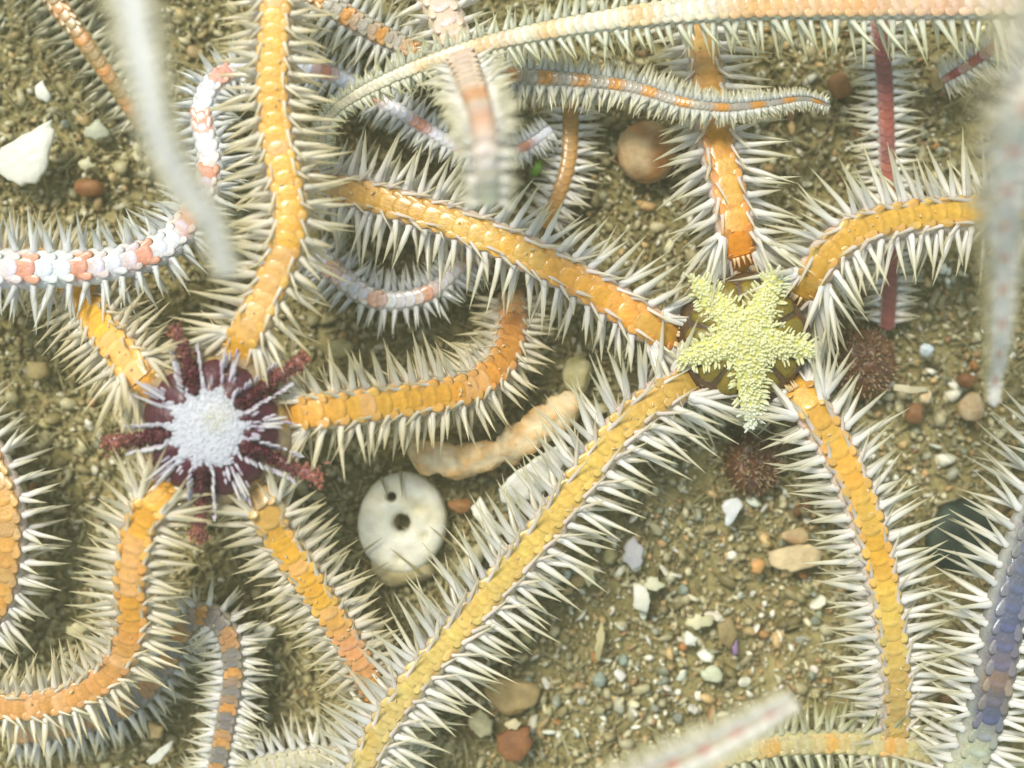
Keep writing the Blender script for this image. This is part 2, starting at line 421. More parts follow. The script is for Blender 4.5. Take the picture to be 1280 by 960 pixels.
# --- left star: white centre, purple shields, yellow arms
def A(pts, plate, seed, **k):
    la, lb = {11: (.7, .4), 12: (.6, .0), 13: (.6, .0), 14: (.7, .5), 15: (.6, .0)}[seed]
    d_ = dict(pts=lift(pts, la, lb), w=(19, 19), sl=(54, 46), plate=plate, side=[(0, lin((238, 212, 170))), (1, lin((230, 208, 170)))], seed=seed, disc=True, bend=10,
              spot=RUST, pw=.84, sbase=lin((248, 240, 220)), stip=lin((230, 216, 168)), seg=.92, skey="warm", cones=.7, conecol=lin((240, 214, 160)), blotch=(lin((238, 184, 118)), .2))
    d_.update(k); return d_
YA = lin((246, 182, 54)); PA = lin((242, 200, 128))
left_star = star("brittle star with a blue-white disc edged in dark purple, on the left", P(270, 530, 1.4), [
    A([(290, 490, .5), (306, 425, 1.3), (335, 368, 1.4), (361, 300, 1.5), (362, 245, 1.5), (348, 175, 1.5), (342, 100, 1.55), (345, 20, 1.6), (347, -60, 1.6)],
      [(0, PA), (.12, YA), (.3, lin((242, 184, 66))), (.5, YA), (1, lin((240, 184, 78)))], 11, w=(20, 17), sl=(58, 50)),
    A([(232, 512, .5), (188, 480, 1.3), (160, 448, 1.3), (132, 412, 1.1), (105, 370, .9), (70, 335, .6), (10, 330, .5), (-60, 330, .5)],
      [(0, PA), (.1, YA), (1, YA)], 12, w=(20, 17), sl=(58, 50)),
    A([(315, 528, .5), (385, 516, 1.3), (450, 508, 1.3), (530, 497, 1.15), (590, 482, 1.0), (628, 448, .8), (640, 405, .6), (640, 375, .4)],
      [(0, PA), (.2, lin((236, 172, 70))), (.45, YA), (.7, lin((226, 152, 48))), (.85, lin((196, 132, 58))), (1, lin((176, 120, 64)))], 13, w=(20, 17), sl=(56, 42), taper=1.6),
    A([(238, 562, .5), (205, 612, 1.3), (178, 660, 1.3), (166, 720, 1.2), (167, 780, 1.0), (146, 832, .9), (100, 866, .9), (45, 880, 1.0), (0, 880, 1.0), (-60, 870, 1.0)],
      [(0, PA), (.12, YA), (.45, lin((234, 160, 48))), (.55, lin((212, 150, 70))), (.7, lin((224, 158, 76))), (1, lin((222, 160, 84)))], 14, w=(21, 14), sl=(58, 40)),
    A([(294, 572, .5), (325, 622, 1.3), (352, 672, 1.25), (392, 732, 1.15), (430, 790, 1.0), (458, 840, .85), (482, 895, .55), (498, 945, .4)],
      [(0, PA), (.08, lin((206, 168, 100))), (.2, lin((208, 170, 100))), (.28, YA), (.5, YA), (.6, lin((242, 172, 108))), (.7, lin((240, 166, 96))), (.8, YA), (1, lin((234, 176, 100)))], 15, w=(20, 15), sl=(58, 44)),
])
# --- right star: pale yellow star on its disc
def B(pts, plate, seed, **k):
    d_ = dict(pts=pts, w=(21, 19), sl=(66, 58), plate=plate, side=[(0, lin((236, 206, 186))), (.5, lin((228, 212, 196))), (1, lin((220, 212, 196)))], seed=seed, disc=True, bend=16,
              spot=lin((190, 120, 96)), pw=.76, top=lin((248, 236, 226)), cones=.95, conecol=lin((246, 216, 160)), blotch=(lin((220, 180, 80)), .2))
    d_.update(k); return d_
right_star = star("brittle star with a pale yellow prickly star-shaped disc, right of centre", P(927, 425, .8), [
    B([(926, 362, .6), (921, 305, 1.3), (912, 250, 1.3), (897, 185, 1.2), (886, 115, 1.0), (876, 60, .8), (868, 0, .7), (862, -60, .6)],
      [(0, lin((242, 156, 26))), (.25, lin((242, 150, 24))), (.35, lin((232, 158, 50))), (.6, lin((206, 148, 60))), (1, lin((200, 150, 70)))], 21),
    B([(878, 426, .6), (822, 411, 1.3), (762, 374, 1.35), (700, 338, 1.35), (636, 306, 1.3), (560, 276, 1.2), (485, 252, 1.05), (425, 236, .8), (365, 226, .5)],
      [(0, lin((240, 152, 32))), (.2, lin((240, 162, 44))), (.5, YEL), (.7, lin((216, 160, 60))), (1, lin((188, 148, 78)))], 22, poff=.14, w=(21, 18)),
    B([(978, 392, .6), (1008, 356, 1.35), (1034, 318, 1.5), (1075, 288, 1.5), (1135, 273, 1.45), (1200, 267, 1.4), (1265, 262, 1.4), (1340, 262, 1.3)],
      [(0, lin((232, 146, 50))), (.15, lin((214, 160, 50))), (.5, lin((222, 172, 62))), (1, YEL)], 23, w=(20, 18), poff=.1, lenf={-1: 1.0, 1: 1.12}),
    B([(966, 462, .6), (1003, 498, 1.35), (1040, 552, 1.4), (1075, 628, 1.35), (1096, 700, 1.25), (1110, 775, 1.15), (1118, 845, 1.0), (1117, 900, .8), (1112, 960, .6)],
      [(0, lin((230, 156, 50))), (.1, lin((228, 172, 66))), (.3, lin((236, 176, 62))), (.5, YEL), (.65, PALEY), (.8, lin((204, 168, 88))), (1, lin((190, 164, 100)))], 24, w=(21, 17)),
    B([(892, 465, .6), (852, 482, 1.35), (795, 518, 1.4), (744, 578, 1.4), (690, 650, 1.35), (630, 722, 1.3), (570, 792, 1.3), (520, 850, 1.3), (478, 912, 1.2), (440, 990, 1.1)],
      [(0, lin((226, 152, 60))), (.1, lin((216, 168, 70))), (.35, lin((234, 194, 84))), (.7, lin((226, 192, 96))), (1, lin((212, 190, 120)))], 25, w=(20, 17), sl=(74, 64), poff=-.2, pw=.72, fan=[(24, .7, .62), (30, .95, 1), (8, 1.0, 1.05), (-18, .95, .9), (-42, .8, .7)]),
])

def bands(a, b, n, duty=.5, ph=0.0, first=True):
    """alternating colours along an arm"""
    out = []
    for i in range(n):
        t0 = (i + ph) / n; t1 = t0 + duty / n
        e = .22 / n
        out += [(t0, a), (t0 + e, b), (t1, b), (t1 + e, a)]
    return out
WHT = lin((232, 232, 228)); PNK = lin((226, 130, 96)); GRYB = lin((150, 138, 118)); WARMG = lin((190, 178, 140))

# --- arms of other stars that reach into the view
star("white brittle star arm with salmon spots, sweeping in from the left edge and up", P(-20, 336, .6), [
    dict(pts=[(-70, 334, 1.5), (0, 336, 1.55), (80, 336, 1.55), (150, 328, 1.5), (208, 306, 1.4), (245, 262, 1.2), (263, 205, 1.0), (254, 140, .9), (276, 98, .8), (330, 82, .7), (395, 88, .8),
              (440, 105, .8), (480, 128, .85), (525, 156, .9), (570, 182, .9), (612, 194, .9), (655, 184, .85), (688, 162, .8)],
         w=(23, 6), sl=(52, 18), plate=bands(lin((236, 236, 236)), lin((230, 156, 122)), 14, .36, .1), side=[(0, WHT), (.5, WHT), (1, lin((214, 206, 200)))],
         seed=31, bend=4, conecol=lin((244, 242, 240)), sbase=lin((242, 242, 240)), stip=lin((214, 214, 196)), skey="white", pw=.7, taper=.8, blotch=None)])
star("long cream brittle star arm with peach blotches, curling across the top edge", P(1290, 8, 1.0), [
    dict(pts=[(1360, -2, 1.8), (1250, 2, 1.8), (1100, 5, 1.8), (970, 7, 1.8), (850, 15, 1.8), (750, 28, 1.75), (650, 46, 1.7), (570, 67, 1.7), (500, 93, 1.6), (440, 123, 1.5), (411, 148, 1.4), (403, 178, 1.3), (411, 208, 1.1)],
         w=(19, 4), sl=(60, 9), plate=[(0, lin((232, 210, 190))), (.12, lin((232, 204, 176))), (.17, lin((232, 180, 140))), (.22, lin((234, 200, 158))), (.27, lin((234, 174, 112))), (.32, lin((234, 190, 136))), (.4, lin((234, 182, 112))), (.46, lin((238, 228, 200))), (.5, lin((236, 226, 196))),
             (.53, lin((232, 190, 124))), (.56, lin((236, 226, 196))), (.62, lin((236, 222, 186))), (.645, lin((232, 190, 124))), (.67, lin((236, 226, 196))), (.73, lin((230, 190, 134))), (.75, lin((236, 226, 196))), (.8, lin((228, 196, 140))), (.82, lin((232, 222, 190))), (1, lin((206, 198, 160)))],
         side=[(0, lin((232, 224, 210))), (.4, lin((236, 232, 206))), (1, lin((206, 200, 160)))], seed=32, bend=14, conecol=lin((246, 242, 222)), sbase=lin((238, 238, 216)), stip=lin((216, 212, 164)), skey="yellowish", pw=.9, taper=1.3, seg=.95, fan=[(10, .95, .95), (-25, .9, .85)])])
star("slim grey star arm banded orange, its tip crossing the upper yellow arm", P(390, -10, .5), [
    dict(pts=[(350, -50, .9), (395, -5, .95), (445, 28, .95), (505, 58, .9), (590, 88, 1.0), (650, 96, 1.1), (720, 101, 1.2), (790, 110, 1.4), (850, 128, 1.65), (905, 135, 1.7), (960, 130, 1.6), (1005, 124, 1.4), (1036, 133, 1.2)],
         w=(15, 3), sl=(46, 8), plate=bands(lin((176, 166, 146)), lin((214, 146, 50)), 17, .4, .2), side=[(0, lin((200, 194, 176))), (1, lin((214, 210, 196)))],
         seed=33, bend=0, conecol=lin((236, 236, 228)), pw=.72, seg=.85, taper=1.2, sbase=lin((232, 232, 222)), skey="greyw", spot=lin((110, 96, 76)))])
star("blurred pale pink brittle star arm hanging down over the thin spotted arm", P(560, 0, .4), [
    dict(pts=[(520, -60, 1.2), (552, 10, 1.3), (575, 70, 1.6), (592, 115, 2.6), (604, 158, 3.8), (609, 205, 4.0), (612, 252, 3.8)],
         w=(22, 11), sl=(40, 22), plate=[(0, lin((222, 200, 170))), (.3, lin((224, 196, 172))), (.55, lin((224, 200, 176))), (.62, lin((228, 164, 112))), (.68, lin((228, 170, 122))), (.72, lin((224, 206, 190))), (.82, lin((222, 170, 140))), (.9, lin((214, 204, 184))), (1, lin((200, 194, 160)))],
         side=[(0, lin((220, 200, 176))), (1, lin((214, 200, 180)))], seed=34, bend=0, a1=.4)])
star("small ochre brittle star arm standing upright behind the left yellow arm", P(700, 200, .3), [
    dict(pts=[(712, 128, .5), (713, 165, .55), (710, 205, .6), (698, 245, .6), (680, 282, .5)], w=(11, 9), sl=(34, 30), plate=[(0, lin((196, 150, 80))), (1, lin((200, 146, 70)))],
         side=[(0, lin((180, 166, 124))), (1, lin((186, 160, 120)))], seed=35, bend=0)])
star("out-of-focus white brittle star arm tip dangling close to the camera at upper left", P(160, 0, 3.5), [
    dict(pts=[(150, -90, 5.6), (166, 0, 5.7), (180, 80, 5.8), (198, 165, 5.8), (228, 228, 5.7), (262, 275, 5.6), (286, 345, 5.4)], w=(5.5, 2.5), sl=(26, 12),
         plate=[(0, lin((226, 228, 226))), (1, lin((214, 212, 200)))], side=[(0, lin((226, 228, 226))), (1, lin((206, 204, 186)))], seed=36, bend=0, a1=.3, noplate=True)])
star("dim brown brittle star arm in the silt at the top left corner", P(60, 0, .2), [
    dict(pts=[(40, -40, .5), (75, 10, .5), (112, 60, .5), (148, 112, .45), (180, 160, .3)], w=(14, 9), sl=(46, 34), plate=bands(lin((160, 130, 70)), lin((200, 136, 60)), 5, .4), side=[(0, lin((170, 158, 118))), (1, lin((170, 158, 118)))],
         seed=37, bend=0, stip=lin((140, 132, 84)), skey="dim", sbase=lin((206, 200, 168)))])
star("dark red brittle star arm running straight down behind the right-hand yellow arm", P(1100, 20, .3), [
    dict(pts=[(1095, -30, .75), (1099, 40, .75), (1105, 110, .7), (1108, 190, .65), (1110, 260, .55), (1112, 330, .5), (1108, 410, .4)], w=(11, 10), sl=(36, 30), plate=[(0, lin((150, 84, 78))), (.3, lin((150, 84, 76))), (.4, lin((180, 96, 72))), (.5, lin((140, 84, 82))), (.55, lin((184, 108, 84))), (1, lin((150, 80, 66)))],
         side=[(0, lin((190, 170, 160))), (1, lin((196, 170, 156)))], seed=38, bend=0)])
star("hazy pale brittle star arm, its thin banded tip hanging at the right edge", P(1300, 60, 2.2), [
    dict(pts=[(1345, -40, 5.2), (1318, 40, 5.4), (1288, 120, 5.4), (1264, 190, 5.0), (1255, 260, 4.6), (1253, 340, 4.0), (1250, 420, 3.5), (1243, 475, 3.0), (1242, 506, 2.9)], w=(20, 3.5), sl=(130, 8), taper=.3,
         plate=bands(lin((224, 220, 206)), lin((214, 172, 152)), 12, .3), side=[(0, lin((236, 222, 186))), (1, lin((236, 228, 208)))], seed=39, bend=10, a1=.35, stip=lin((190, 176, 110)), skey="hazy", thick=.7)])
star("short pink-red brittle star arm crossing the top right corner", P(1280, 50, .5), [
    dict(pts=[(1330, 20, 1.1), (1280, 42, 1.1), (1240, 62, 1.0), (1205, 85, .9), (1180, 100, .7)], w=(12, 5), sl=(40, 24), plate=bands(lin((206, 160, 140)), lin((178, 80, 72)), 6, .5), side=[(0, lin((208, 190, 170))), (1, lin((208, 190, 170)))], seed=40, bend=10)])
star("blue-grey brittle star arm with long white spines in the lower right corner", P(1270, 700, .5), [
    dict(pts=[(1330, 560, 1.1), (1296, 640, 1.2), (1272, 710, 1.3), (1254, 780, 1.35), (1243, 845, 1.3), (1226, 910, 1.2), (1195, 985, 1.0)], w=(23, 21), sl=(80, 70), plate=[(0, lin((140, 130, 120))), (.2, lin((106, 104, 106))), (.5, lin((92, 98, 122))), (.62, lin((120, 108, 116))), (.66, lin((150, 118, 84))), (.7, lin((100, 96, 102))), (.76, lin((84, 92, 118))), (.82, lin((180, 180, 150))), (1, lin((206, 204, 170)))],
         side=[(0, lin((190, 186, 176))), (.7, lin((140, 140, 138))), (1, lin((206, 204, 176)))], seed=41, bend=8, pw=.66)])
star("straw-yellow brittle star arm lying along the bottom edge, lower right", P(1000, 930, .3), [
    dict(pts=[(1260, 990, .6), (1180, 945, .75), (1100, 930, .8), (1010, 928, .8), (930, 938, .7), (850, 965, .6), (780, 1000, .5)], w=(15, 12), sl=(48, 40), plate=bands(lin((206, 190, 130)), lin((222, 170, 80)), 7, .3), side=[(0, lin((204, 196, 150))), (1, lin((204, 196, 150)))],
         seed=42, bend=12, stip=lin((176, 170, 100)), skey="straw", sbase=lin((226, 224, 190)))])
star("blurred pink-spotted brittle star arm tip raised above the bottom edge", P(830, 960, 1.5), [
    dict(pts=[(760, 1000, 4.0), (825, 962, 4.2), (880, 936, 4.4), (940, 905, 4.5), (992, 876, 4.5)], w=(7, 2.5), sl=(30, 14), plate=bands(lin((206, 190, 160)), lin((206, 140, 120)), 6, .35), side=[(0, lin((206, 190, 160))), (1, lin((196, 184, 150)))], seed=43, bend=0, a1=.35)])
star("grey brittle star arm with orange bands looping up at the lower left", P(150, 880, .2), [
    dict(pts=[(20, 915, .4), (90, 905, .45), (160, 880, .5), (205, 835, .55), (228, 790, .7), (258, 768, .85), (284, 790, .9), (293, 840, .85), (284, 900, .75), (268, 985, .6)], w=(15, 12), sl=(38, 32), plate=bands(lin((140, 130, 116)), lin((214, 150, 70)), 13, .38), side=[(0, lin((160, 152, 126))), (1, lin((196, 190, 170)))], seed=44, bend=0, conecol=lin((226, 226, 220)), seg=.9)])
star("ochre brittle star arm bulging in from the left edge", P(-10, 680, .3), [
    dict(pts=[(-50, 520, .7), (-12, 570, .9), (10, 630, 1.0), (12, 690, 1.0), (0, 750, .9), (-40, 810, .7)], w=(19, 17), sl=(50, 46), plate=bands(lin((210, 164, 90)), lin((224, 160, 60)), 6, .4), side=[(0, lin((220, 204, 190))), (1, lin((220, 204, 190)))], seed=45, bend=0)])
star("pale brittle star arm lying along the bottom edge, lower left", P(380, 950, .3), [
    dict(pts=[(230, 1010, .4), (300, 968, .6), (360, 950, .7), (420, 944, .7), (470, 940, .6), (520, 960, .4)], w=(13, 12), sl=(44, 40), plate=[(0, lin((206, 196, 160))), (1, lin((206, 196, 160)))], side=[(0, lin((206, 200, 176))), (1, lin((206, 200, 176)))], seed=46, bend=5)])
star("short white brittle star arm with peach spots, sunk between the two yellow arms", P(500, 370, .3), [
    dict(pts=[(395, 318, .5), (425, 345, .75), (460, 370, .8), (500, 376, .8), (540, 364, .8), (572, 336, .7), (600, 318, .5)], w=(14, 9), sl=(32, 28), plate=bands(lin((234, 228, 220)), lin((230, 170, 130)), 4, .3, .35), side=[(0, lin((224, 218, 210))), (1, lin((214, 208, 196)))], seed=47, bend=0, conecol=lin((244, 242, 240)), skey="white", sbase=lin((242, 242, 240)), stip=lin((214, 214, 196)))])

# ------------------------------------------------------------------ discs
def dome(R, h, colf, nr=22, na=72, rf=lambda a: 1.0, bump=.0, seed=0, under=.3):
    mb = MB(); vs = [Vector((0, 0, h))]; cs = [colf(0, 0)]
    for j in range(1, nr + 1):
        t = j / nr
        for i in range(na):
            a = 2 * math.pi * i / na; r_ = R * rf(a) * (math.sin(t * math.pi / 2) if t < 1 else 1)
            z = h * math.cos(t * math.pi / 2) ** .9 if t < 1 else 0
            x, y = r_ * math.cos(a), r_ * math.sin(a)
            z += bump * fbm(x, y, 5, seed) * (1 - t * .5)
            vs.append(Vector((x, y, z))); cs.append(colf(r_ / R, a))
    for i in range(na):
        a = 2 * math.pi * i / na; vs.append(Vector((R * rf(a) * .8 * math.cos(a), R * rf(a) * .8 * math.sin(a), -under))); cs.append(colf(1, a))
    fs = [(0, 1 + i, 1 + (i + 1) % na) for i in range(na)]
    for j in range(nr): fs += [(1 + j * na + i, 1 + (j + 1) * na + i, 1 + (j + 1) * na + (i + 1) % na, 1 + j * na + (i + 1) % na) for i in range(na)]
    fs.append(tuple(1 + nr * na + i for i in reversed(range(na))))
    mb.add(vs, fs, cs); return mb
def slab(pts2, zf, th, col, r, inset=.75):
    """low bevelled plate over a polygon: pts2 ccw list of (x,y)"""
    mb = MB(); n = len(pts2); cx = sum(p[0] for p in pts2) / n; cy = sum(p[1] for p in pts2) / n
    vs = []; cs = []
    for lv, (k, dz) in enumerate(((1, -.12), (1, th * .4), (.9, th * .85), (inset * .8, th * 1.05))):
        for p in pts2:
            x = cx + (p[0] - cx) * k; y = cy + (p[1] - cy) * k
            vs.append((x, y, zf(x, y) + dz)); cs.append(jit(col, r, .12))
    vs.append((cx, cy, zf(cx, cy) + th * 1.1)); cs.append(col)
    fs = [(l * n + i, l * n + (i + 1) % n, (l + 1) * n + (i + 1) % n, (l + 1) * n + i) for l in range(3) for i in range(n)]
    fs += [(3 * n + i, 3 * n + (i + 1) % n, 4 * n) for i in range(n)]
    mb.add(vs, fs, cs); return mb

def left_disc():
    r = random.Random(61); root = left_star
    R = .84; h = .42; zc = .45
    ctr = P(268, 535, 1.9) - root.location; ctr.z = zc
    O = lambda a: a
    olive = lin((150, 132, 96)); purp = lin((78, 10, 34)); yel = lin((190, 150, 60))
    def colf(q, a):
        c = mixc(lin((74, 12, 34)), lin((168, 146, 112)), sm(.8, .92, q + .05 * math.sin(a * 9)))
        if noise.noise(Vector((q * 9, a * 6, 2))) > .3 and q > .75: c = mixc(c, yel, .7)
        return c
    ds = dome(R, h, colf, rf=lambda a: 1 + .05 * math.cos(5 * (a + .2)), bump=.02).build("disc", M_DISC, root); ds.location = ctr
    zf = lambda x, y: h * max(0, 1 - min(1, (math.hypot(x, y) / R)) ** 2) ** .45 * .98
    # interradial red bands point at these photo pixels
    tips = [(232, 425), (372, 458), (388, 590), (256, 652), (158, 550)]
    zt = []
    for tx, ty in tips: zt.append((math.atan2(535 - ty, tx - 268), math.hypot(tx - 268, ty - 535) / 100))
    angs = sorted(a for a, _ in zt)
    arms_a = []
    for i in range(5):
        a = angs[i]; b = angs[(i + 1) % 5] + (2 * math.pi if i == 4 else 0)
        arms_a.append((a + b) / 2)
        for s in (0, 1):     # a pair of dark purple shields between neighbouring bands
            m0 = a + (b - a) * (.14 if s == 0 else .53); m1 = a + (b - a) * (.47 if s == 0 else .86)
            pts = []
            for q in range(5): an = m0 + (m1 - m0) * q / 4; rr = .69 + .07 * math.sin(math.pi * q / 4); pts.append((rr * math.cos(an), rr * math.sin(an)))
            for q in range(3): an = m1 + (m0 - m1) * q / 2 * .9 - .02; pts.append((.34 * math.cos(an), .34 * math.sin(an)))
            slab(pts, zf, .05, purp, r).build("radial_shield", M_DISC, ds)
    for a, ln in zt:
        pts = []; n = 9
        ca, sa = math.cos(a), math.sin(a)
        side = []
        for q in range(n):
            t = q / (n - 1); d0 = .42 + (ln - .42) * t; hw = (.07 + .05 * t) * (1 + .12 * math.sin(q * 2.4)) * (.75 if q == n - 1 else 1)
            side.append((d0, hw))
        for d0, hw in side: pts.append((d0 * ca + hw * sa, d0 * sa - hw * ca))
        for d0, hw in reversed(side): pts.append((d0 * ca - hw * sa, d0 * sa + hw * ca))
        zb = lambda x, y: max(zf(x, y), .2) + .05
        mb = MB(); vs = []; cs = []; K = 7
        for q in range(24):
            t = q / 23; d0 = .40 + (ln - .40) * t; hw = (.05 + .025 * t) * (1 + .7 * noise.noise(Vector((q * .9, a * 7, 0))))
            if q == 23: hw *= .3
            off = .03 * noise.noise(Vector((q * .3, a * 3, 4)))
            for i in range(K):
                b_ = 2 * math.pi * i / K; x = math.cos(b_) * hw * r.uniform(.75, 1.25) + off; z = math.sin(b_) * hw * .5 * r.uniform(.5, 1.3)
                px_, py_ = d0 * ca + x * sa, d0 * sa - x * ca
                zz = max(zf(px_, py_), .16 + .1 * t) + .06 + z
                vs.append((px_, py_, zz)); cs.append(jit(mixc(lin((84, 14, 30)), lin((146, 84, 70)), sm(.4, 1, t)), r, .45))
        fs = [(q * K + i, (q + 1) * K + i, (q + 1) * K + (i + 1) % K, q * K + (i + 1) % K) for q in range(23) for i in range(K)]
        fs += [tuple(range(K)), tuple(23 * K + i for i in reversed(range(K)))]
        mb.add(vs, fs, cs)
        for q in range(170):
            t = r.random(); d0 = .42 + (ln - .38) * t; sd = r.gauss(0, .035 + .02 * t); px_, py_ = d0 * ca + sd * sa, d0 * sa - sd * ca
            c_ = jit(mixc(lin((84, 14, 32)), lin((166, 104, 84)), sm(.35, 1, t + r.uniform(-.2, .2))), r, .4)
            cone(mb, Vector((px_, py_, max(zf(px_, py_), .16 + .1 * t) + .09 * (1 - min(1, abs(sd) / .12)) - .01)), Vector((r.gauss(0, .5) + ca * .4, r.gauss(0, .5) + sa * .4, 1)), r.uniform(.04, .08), r.uniform(.012, .026), tuple(v * .8 for v in c_), c_)
        mb.build("red_band", M_DISC, ds)
    # white papillae: a dense coat in the middle, rows along the bands and long prickles over the arm bases
    g = MB(); wh = lin((226, 226, 232)); wt = lin((240, 238, 238)); lil = lin((196, 160, 190))
    def edge(an):
        e = .37
        for a in arms_a:
            dd = abs((an - a + math.pi) % (2 * math.pi) - math.pi); e += .1 * math.exp(-(dd / .16) ** 2)
        for a, _ in zt:
            for s in (-.2, .2):
                dd = abs((an - a - s + math.pi) % (2 * math.pi) - math.pi); e += .08 * math.exp(-(dd / .08) ** 2)
        return e * (1 + .06 * math.sin(an * 13))
    n = 0
    while n < 1200:
        x, y = r.uniform(-.75, .75), r.uniform(-.75, .75); q = math.hypot(x, y); an = math.atan2(y, x)
        if q > edge(an): continue
        n += 1; z = zf(x, y) + .02; o_ = q / .6
        D = Vector((x * 1.1 + r.uniform(-.12, .12), y * 1.1 + r.uniform(-.12, .12), 1.8 - 1.2 * o_))
        yl = math.exp(-((x - .12) ** 2 + (y - .12) ** 2) / .02)
        c = mixc(wh, lin((222, 216, 170)), yl * .6)
        cone(g, Vector((x, y, z - .01)), D, r.uniform(.045, .065) * (1 + 1.0 * sm(.75, 1, o_)), r.uniform(.022, .032), tuple(v * r.uniform(.8, .95) for v in c), c)
    fm = MB(); na, nr = 90, 10; vs = []; cs = []
    for j in range(nr + 1):
        for i in range(na):
            an = 2 * math.pi * i / na; q = edge(an) * .97 * j / nr; x, y = q * math.cos(an), q * math.sin(an)
            vs.append((x, y, zf(x, y) + .055 - .04 * (j == nr))); cs.append(jit(wh, r, .06))
    fm.add(vs, [(j * na + i, (j + 1) * na + i, (j + 1) * na + (i + 1) % na, j * na + (i + 1) % na) for j in range(nr) for i in range(na)], cs)
    fm.build("white_centre", M_GRAN, ds)
    for a in arms_a:
        for q in range(16):
            t = r.random() ** 1.5; d0 = .45 + .42 * t; s = r.uniform(-1, 1) * (.10 * (1 - t) + .035)
            x = d0 * math.cos(a) - s * math.sin(a); y = d0 * math.sin(a) + s * math.cos(a)
            D = Vector((math.cos(a) - s * 2 * math.sin(a), math.sin(a) + s * 2 * math.cos(a), .5 + r.random() * .3))
            cone(g, Vector((x, y, max(zf(x, y), .14) + .02)), D, r.uniform(.09, .17), r.uniform(.014, .022), mixc(wh, lil, r.random() * .8), mixc(wt, lil, .4))
    for a, ln in zt:
        for s in (-1, 1):
            for q in range(34):
                t = r.random(); d0 = .42 + (ln * .8 - .42) * t; sd = s * (.095 + .02 * r.random() + .02 * t)
                x = d0 * math.cos(a) - sd * math.sin(a); y = d0 * math.sin(a) + sd * math.cos(a)
                D = Vector((math.cos(a) * .8 - s * .45 * math.sin(a), math.sin(a) * .8 + s * .45 * math.cos(a), .7))
                cone(g, Vector((x, y, max(zf(x, y), .16) + .05)), D, r.uniform(.05, .11), r.uniform(.012, .02), mixc(lil, wh, r.random()), wt)
    tag(g.build("papilla_coat", M_GRAN, ds), kind="stuff")
    for a in arms_a:    # the longest prickles, one fan over each arm base
        for q in range(3):
            mb = MB(); s = r.uniform(-.05, .05); aa = a + r.uniform(-.12, .12); d0 = r.uniform(.5, .62)
            cone(mb, Vector((d0 * math.cos(aa), d0 * math.sin(aa), zf(d0, 0) + .02)), Vector((math.cos(aa), math.sin(aa), .35)), r.uniform(.26, .4), .02, wh, lin((236, 226, 214)), 6)
            mb.build("prickle", M_GRAN, ds)
left_disc()

